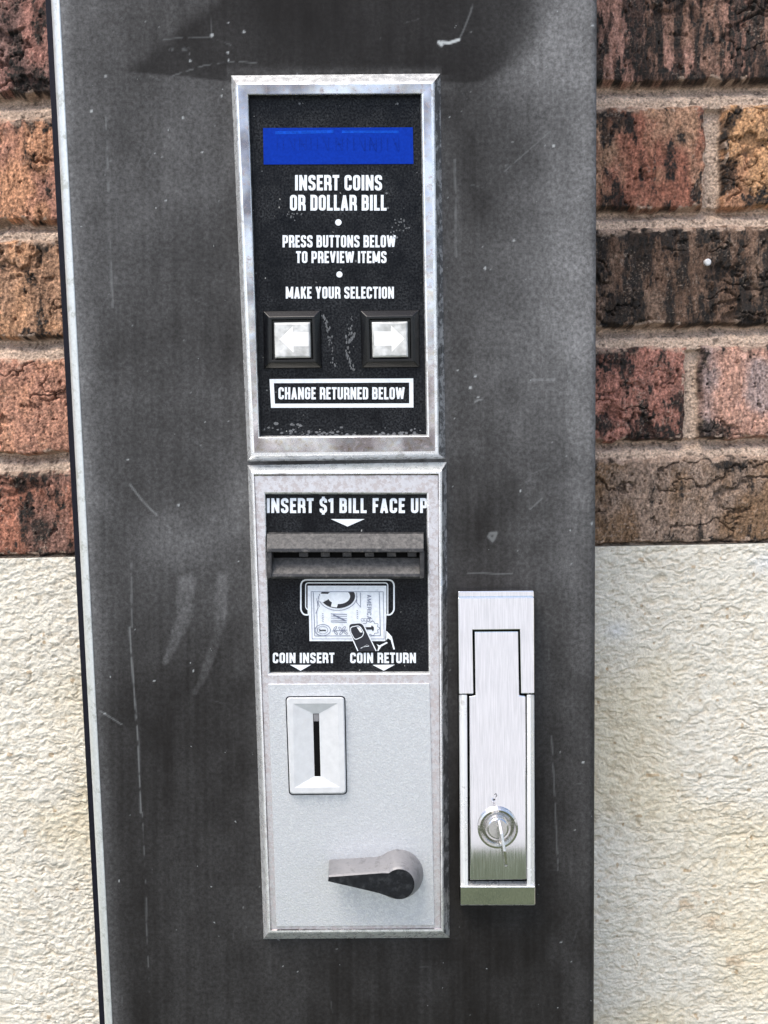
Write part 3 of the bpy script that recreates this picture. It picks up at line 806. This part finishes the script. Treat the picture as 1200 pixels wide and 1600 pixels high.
for yy in (432, 450, 468, 486, 500): G((420, yy), (556, yy + 4), w=1.1 if yy in (432, 500) else .8)
G((440, 440), (545, 490), w=1.8)
for x0, ys in ((350, (425, 500)), (645, (400, 490))):
    for k in range(5): G((x0 - 6, ys[0] + k * 16), (x0 + 7, ys[0] + k * 16 + 9), w=.8)
d.stroke(c6(*[(350 + 66 * math.cos(a), 570 + 48 * math.sin(a)) for a in np.linspace(0, 6.283, 25)[:-1]]), .9, 2, True, 2)
d.stroke(c6(*[(350 + 44 * math.cos(a), 570 + 32 * math.sin(a)) for a in np.linspace(0, 6.283, 25)[:-1]]), .7, 2, True, 2)
d.stroke(c6((322, 572), (378, 572)), 2.0, 1, False, 2); d.stroke(c6((325, 560), (325, 584)), 1.2, 1, False, 3)
G((430, 578), (560, 570), w=1.0)
for lx, ly, ang_ in ((455, 556, 55), (462, 592, -50), (500, 560, 130), (530, 556, 50), (545, 592, -40), (508, 594, -130)):
    ca, sa = math.cos(math.radians(ang_)), math.sin(math.radians(ang_))
    d.stroke(c6(*[(lx + 20 * math.cos(a) * ca + 8 * math.sin(a) * sa, ly - 20 * math.cos(a) * sa + 8 * math.sin(a) * ca) for a in np.linspace(0, 6.283, 15)[:-1]]), .8, 2, True, 2)
sc8 = [(756 + (72 + 9 * math.cos(10 * a)) * math.cos(a), 555 + (58 + 7 * math.cos(10 * a)) * math.sin(a)) for a in np.linspace(0, 6.283, 61)[:-1]]
d.stroke(c6(*sc8), .8, 2, True, 2)
d.poly(c6((712, 545), (762, 545), (768, 530), (786, 545), (786, 570), (775, 580), (770, 566), (712, 566)), 1, 2)
for k in range(4): G(*[(690 + k * 24 + 14 * math.cos(a), 482 + 12 * math.sin(a)) for a in np.linspace(0, 5.5, 9)], w=.6)
G((640, 250), (640, 335), (672, 372), (672, 250)); G((300, 300), (310, 380), (290, 430))
G((320, 262), (332, 290), (310, 330), (322, 372)); G((300, 410), (302, 615), w=.6)
# AMERICA, reading downwards
def vtext(txt, xb, xt, y0, y1):
    wid = [glyph(c_, .13)[0] for c_ in txt]; nat = sum(wid) + .09 * (len(txt) - 1); s = (y1 - y0) / nat; yv = 0
    for ch, w in zip(txt, wid):
        _, S, cl_ = glyph(ch, .13)
        for path in S:
            d.stroke(c6(*[(xb + p[1] * (xt - xb), y0 + (yv + p[0]) * s) for p in rounded(path, cl_)]), .95, 2, cl_, 2)
        yv += w + .09
vtext('AMERICA', 728, 764, 268, 478)
# thumb over the note
d.poly(c6(*[tuple(p) for p in rounded([(650, 748), (572, 575), (575, 520, 40), (690, 500, 60), (712, 560), (806, 748)], False)]), 1, 4)
d.stroke(c6r([(650, 748), (575, 580), (570, 515, 50), (690, 505, 40), (722, 575), (806, 748)]), 1.7, 0, False, 5)
d.stroke(c6r([(590, 590), (585, 545, 25), (665, 530, 30), (700, 590), (690, 625, 20), (625, 655, 25), (590, 590)]), 1.2, 0, False, 6)
d.poly(c6((640, 545), (668, 548), (690, 590), (670, 590)), 0, 6)
d.stroke(c6((675, 725), (735, 690), (690, 715), (745, 705)), 1.2, 0, False, 6)
d.poly(c6((893, 575), (940, 625), (966, 735), (952, 735), (930, 655), (905, 640), (888, 660)), 0, 4)
d.poly(c6((810, 690), (835, 700), (895, 670), (905, 680), (850, 710), (825, 748), (815, 748), (825, 712)), 0, 4)
d.build('note_picture', [M['ink'], M['inkdark'], M['inkgrey']], bp)

# bill slot
b = MB()
def prof_prism(b, xl, xr, prof, mis):
    """profile of (py at that depth, Y) swept from px xl to xr"""
    n = len(prof)
    L = [b.bm.verts.new(U(xl, py, Y)) for py, Y in prof]; Rr = [b.bm.verts.new(U(xr, py, Y)) for py, Y in prof]
    for i in range(n):
        f = b.bm.faces.new([L[i], Rr[i], Rr[(i + 1) % n], L[(i + 1) % n]]); f.material_index = mis[i]
    b.bm.faces.new(L[::-1]).material_index = mis[-1]; b.bm.faces.new(Rr).material_index = mis[-1]
prof_prism(b, 417, 662, [(831, YP), (834, -0.0045), (857, -0.0120), (863, -0.0122), (863, -0.0095), (862, YP)], [0, 1, 0, 0, 0, 0])
bs = adopt(b.build('bill_slot', [M['slotblack'], M['slotdusty']], None, 0.0004))
for x0, x1 in ((417, 424.5), (656, 663)):
    b = MB(); b.prism([(x0, 862), (x1, 862), (x1, 903), (x0, 905)], -0.0118, YP)
    adopt(b.build('slot_cheek', M['slotblack'], None, 0.0004), bs)
b = MB(); prof_prism(b, 423, 657.5, [(871, -0.0024), (896.5, -0.0108), (901, -0.0112), (904, -0.0105), (904, YP)], [0, 1, 1, 1, 1])
adopt(b.build('slot_ramp', [M['slotdusty'], M['slotblack']], None, 0.0003), bs)
b = MB(); b.prism([(421, 858), (660, 858), (660, 874), (421, 874)], YP - 0.00035, YP)
adopt(b.build('slot_mouth', M['void']), bs)
for x in (474, 508, 542, 577, 611.5, 643.6):
    b = MB(); b.prism([(x - 7, 863), (x + 7, 863), (x + 7.5, 870), (x - 6.5, 870)], -0.0056, -0.0026)
    adopt(b.build('guide_tooth', M['slotblack'], None, 0.0002), bs)

# coin insert
def rrect(q, r):
    pts = [(p[0], p[1], r) for p in q]; return [tuple(p) for p in rounded(pts, True)]
Q = [(447.5, 1089.5), (538, 1089), (541, 1240), (453, 1241)]
ins = lambda q, k: [(q[0][0] + k, q[0][1] + k), (q[1][0] - k, q[1][1] + k), (q[2][0] - k, q[2][1] - k), (q[3][0] + k, q[3][1] - k)]
b = MB()
f1 = [(457.5, 1099.5), (527.5, 1099), (531, 1230), (460, 1231)]
f2 = [(489, 1115), (498.5, 1115), (501, 1213), (491.5, 1213)]
b.rings([(rrect(Q, 6), -0.0055), (rrect(ins(Q, .3), 6), -0.0085), (rrect(ins(Q, 1.8), 5), -0.0092), (rrect(f1, 1), -0.0092), (rrect(f2, .3), -0.0064)], [0, 0, 0, 0])
ci = adopt(b.build('coin_slot', M['whiteplastic']))
b = MB(); b.rings([(f2, -0.0064), ([(489, 1115), (498.5, 1115), (501, 1213), (491.5, 1213)], -0.00615)], [0], cap=0)
adopt(b.build('slot_opening', M['void']), ci)
b = MB(); b.prism([(490, 1116), (498, 1116), (498.3, 1127), (490.3, 1127)], -0.00635, -0.0062)
adopt(b.build('slot_shutter', M['leverside']), ci)
b = MB(); b.rings([(rrect(ins(Q, -1.6), 7), -0.0061), (rrect(ins(Q, .5), 6), -0.0061)], [0])
adopt(b.build('slot_seam', M['gasket']), ci)

# coin return lever
def teardrop(tt, tb, pt, pb, c, r, a0, a1):
    """tip top, tip bottom, joins and the hub circle (degrees clockwise from left in the picture)"""
    out = [tb, tt] + pt
    for a in np.linspace(math.radians(a0), math.radians(a1), 28): out.append((c[0] - r * math.cos(a), c[1] - r * math.sin(a)))
    return out + pb
fr = teardrop((513.5, 1370.5), (512.5, 1377), [(556, 1367.3), (596, 1364.2)], [(590, 1395), (552, 1386)], (624, 1381.5), 23.5, 47, 296)
bk = teardrop((514.5, 1343), (514, 1352), [(556, 1340.5), (590, 1338.5)], [(590, 1384), (552, 1374)], (622.5, 1366), 39, 52, 292)
lerp = lambda p, q, t: [(a[0] + (b_[0] - a[0]) * t, a[1] + (b_[1] - a[1]) * t) for a, b_ in zip(p, q)]
cen = (612, 1379)
b = MB()
b.rings([(bk, -0.0058), (lerp(bk, fr, .12), -0.0095), (lerp(bk, fr, .88), -0.0232), (fr, -0.0243), (lerp(fr, [cen] * len(fr), .035), -0.0246)], [0, 0, 0, 1], cap=1, smooth=(0, 1))
lev = adopt(b.build('coin_return_lever', [M['leverside'], M['leverface']]))

# latch
b = MB()
HO = [(714.5, 922.5), (835, 921.5), (836.5, 1414), (719.5, 1415)]
b.prism([(715.5, 931), (834.5, 930), (836, 1412), (719.5, 1413)], -0.0088, 0.0, 1)
latch = adopt(b.build('latch', [M['brushed'], M['void']], None, 0.0003))
latch['label'] = 'brushed steel latch with keyed lock'
b = MB()
YF = -0.0142
arch = [(715.5, 934), (834.5, 933), (835, 1084), (814.0, 1084), (812.2, 984.0), (738.6, 984.8), (740.0, 1084.5), (717.0, 1085)]
for q in ([(717, 1085.2), (722.5, 1085.2), (725, 1385), (719.2, 1386)], [(835, 1084.4), (829, 1084.4), (829.5, 1385), (836, 1385)]):
    o_, i_ = (q[0], q[3]), (q[1], q[2]); inn = 729.8 if q[0][0] < 760 else 823.0; inb = inn + (1.7 if inn < 760 else .3)
    v4 = [[b.bm.verts.new(U(x, y, Y)) for y, x in ((1085.2, xa_), (1385, xb_))] for xa_, xb_, Y in ((q[0][0], q[3][0], -0.0088), (q[0][0] + (1 if inn < 760 else -1), q[3][0] + (1 if inn < 760 else -1), -0.0118), (i_[0][0], i_[1][0], YF), (inn, inb, YF + .0006), (inn, inb, -0.0086))]
    for k in range(4):
        f_ = b.bm.faces.new([v4[k][0], v4[k][1], v4[k + 1][1], v4[k + 1][0]]); f_.material_index = 2
    b.bm.faces.new([v4[k][0] for k in range(5)]); b.bm.faces.new([v4[k][1] for k in range(5)])
b.prism(arch, YF, -0.0080)
b.prism([(716, 924), (834, 923), (834.5, 933.5), (715.5, 934.5)], -0.0118, -0.0002, 0, None, )
# sloping toe
prof_prism(b, 719.3, 836.2, [(1376.0, -0.0095), (1385, -0.0146), (1386.5, -0.0147), (1413.5, -0.0122), (1414.5, -0.0110), (1414.0, -0.0002)], [1, 1, 0, 1, 0, 0])
M['rail'] = metal('pale steel rail', (0.90, 0.91, 0.91), 0.3, 0.1, dirt=(0.55, 0.54, 0.53), dirt_amt=0.15, dscale=60, metallic=0.35, scale=50, dark=0.93)
adopt(b.build('latch_housing', [M['brushed'], M['edge'], M['rail']], None, 0.0005, 3), latch)
tab = [(741.2, 986.6), (810.0, 986.0), (811.6, 1086.5), (821.2, 1087.5), (823.0, 1374.5), (734.5, 1375.5), (733.2, 1088), (742.6, 1087)]
b = MB()
a = [b.bm.verts.new(U(x, y, -0.0136 - 0.0010 * (y - 986) / 390)) for x, y in tab]
bb = [b.bm.verts.new((v_.co.x, -0.0085, v_.co.z)) for v_ in a]
b.bm.faces.new(a); b.bm.faces.new(bb[::-1])
for i in range(8): b.bm.faces.new([a[i], bb[i], bb[(i + 1) % 8], a[(i + 1) % 8]])
tb = adopt(b.build('latch_tab', M['brushed'], None, 0.0006, 3), latch)

def circ(cx, cy, r, n=40): return [(cx + r * math.cos(t), cy + r * math.sin(t)) for t in np.linspace(0, 2 * math.pi, n + 1)[:-1]]
b = MB(); YT = -0.0144
b.rings([(circ(778, 1294, 32), YT + .001), (circ(778, 1294.5, 31.5), YT - 0.0016), (circ(778, 1294.5, 28.5), YT - 0.0022), (circ(778, 1294, 25), YT - 0.0018), (circ(778, 1293.5, 20), YT - 0.0002), (circ(778, 1293.5, 17.5), YT - 0.0001),
         (circ(778, 1294.5, 16.5), YT - 0.0020), (circ(778, 1295, 14.5), YT - 0.0026)], [0] * 7, cap=0)
lk = adopt(b.build('lock_cylinder', M['polish']), latch)
b = MB(); b.prism([(773.5, 1270), (780.5, 1270), (781, 1277), (774, 1277)], YT - 0.0024, YT - 0.0002)
d = Decal(-0.0143)
for pts, w in (([(770, 1250), (774, 1249)], 2.4), ([(772.5, 1242), (775, 1240), (776.5, 1243), (774.5, 1246)], 1.0)): d.stroke(pts, w)
M['mark'] = plain('dark nick', (0.05, 0.05, 0.055), 0.6)
d.build('nick', M['mark'], latch)

# key in the lock, seen on its edge
def key():
    kc = U(778.5, 1293, YT - 0.0026)
    root = bpy.data.objects.new('key', None); C.objects.link(root); root.location = kc
    root['label'] = 'small metal key standing in the lock, seen edge on'; root['category'] = 'key'
    bpy.context.view_layer.update()
    def plate(prof, th, name, m, lean):
        b = MB(); s = []
        for sgn in (-1, 1): s.append([b.bm.verts.new((kc[0] + sgn * th / 2 + lean * (-z_) + (-y_) * .02, kc[1] + y_, kc[2] + z_)) for y_, z_ in prof])
        b.bm.faces.new(s[0]); b.bm.faces.new(s[1][::-1]); n = len(prof)
        for i in range(n): b.bm.faces.new([s[0][i], s[1][i], s[1][(i + 1) % n], s[0][(i + 1) % n]])
        return adopt(b.build(name, m, None, 0.0003), root)
    plate([(0.010, .0036), (-.006, .0036), (-.006, -.0036), (0.010, -.0036)], .0023, 'key_blade', M['polish'], 0.1)
    bow = [(-.0055 - .0105 * (1 - math.cos(t)), -.0045 + .0128 * math.sin(t)) for t in np.linspace(-1.25, 1.25, 3)]
    pr = [(-.0050, .0052), (-.0085, .0095), (-.0130, .0100), (-.0190, .0050), (-.0215, -.0040), (-.0195, -.0125), (-.0140, -.0165), (-.0085, -.0150), (-.0050, -.0060)]
    plate(pr, .0016, 'key_bow', M['polish'], 0.13)
    return root
key()
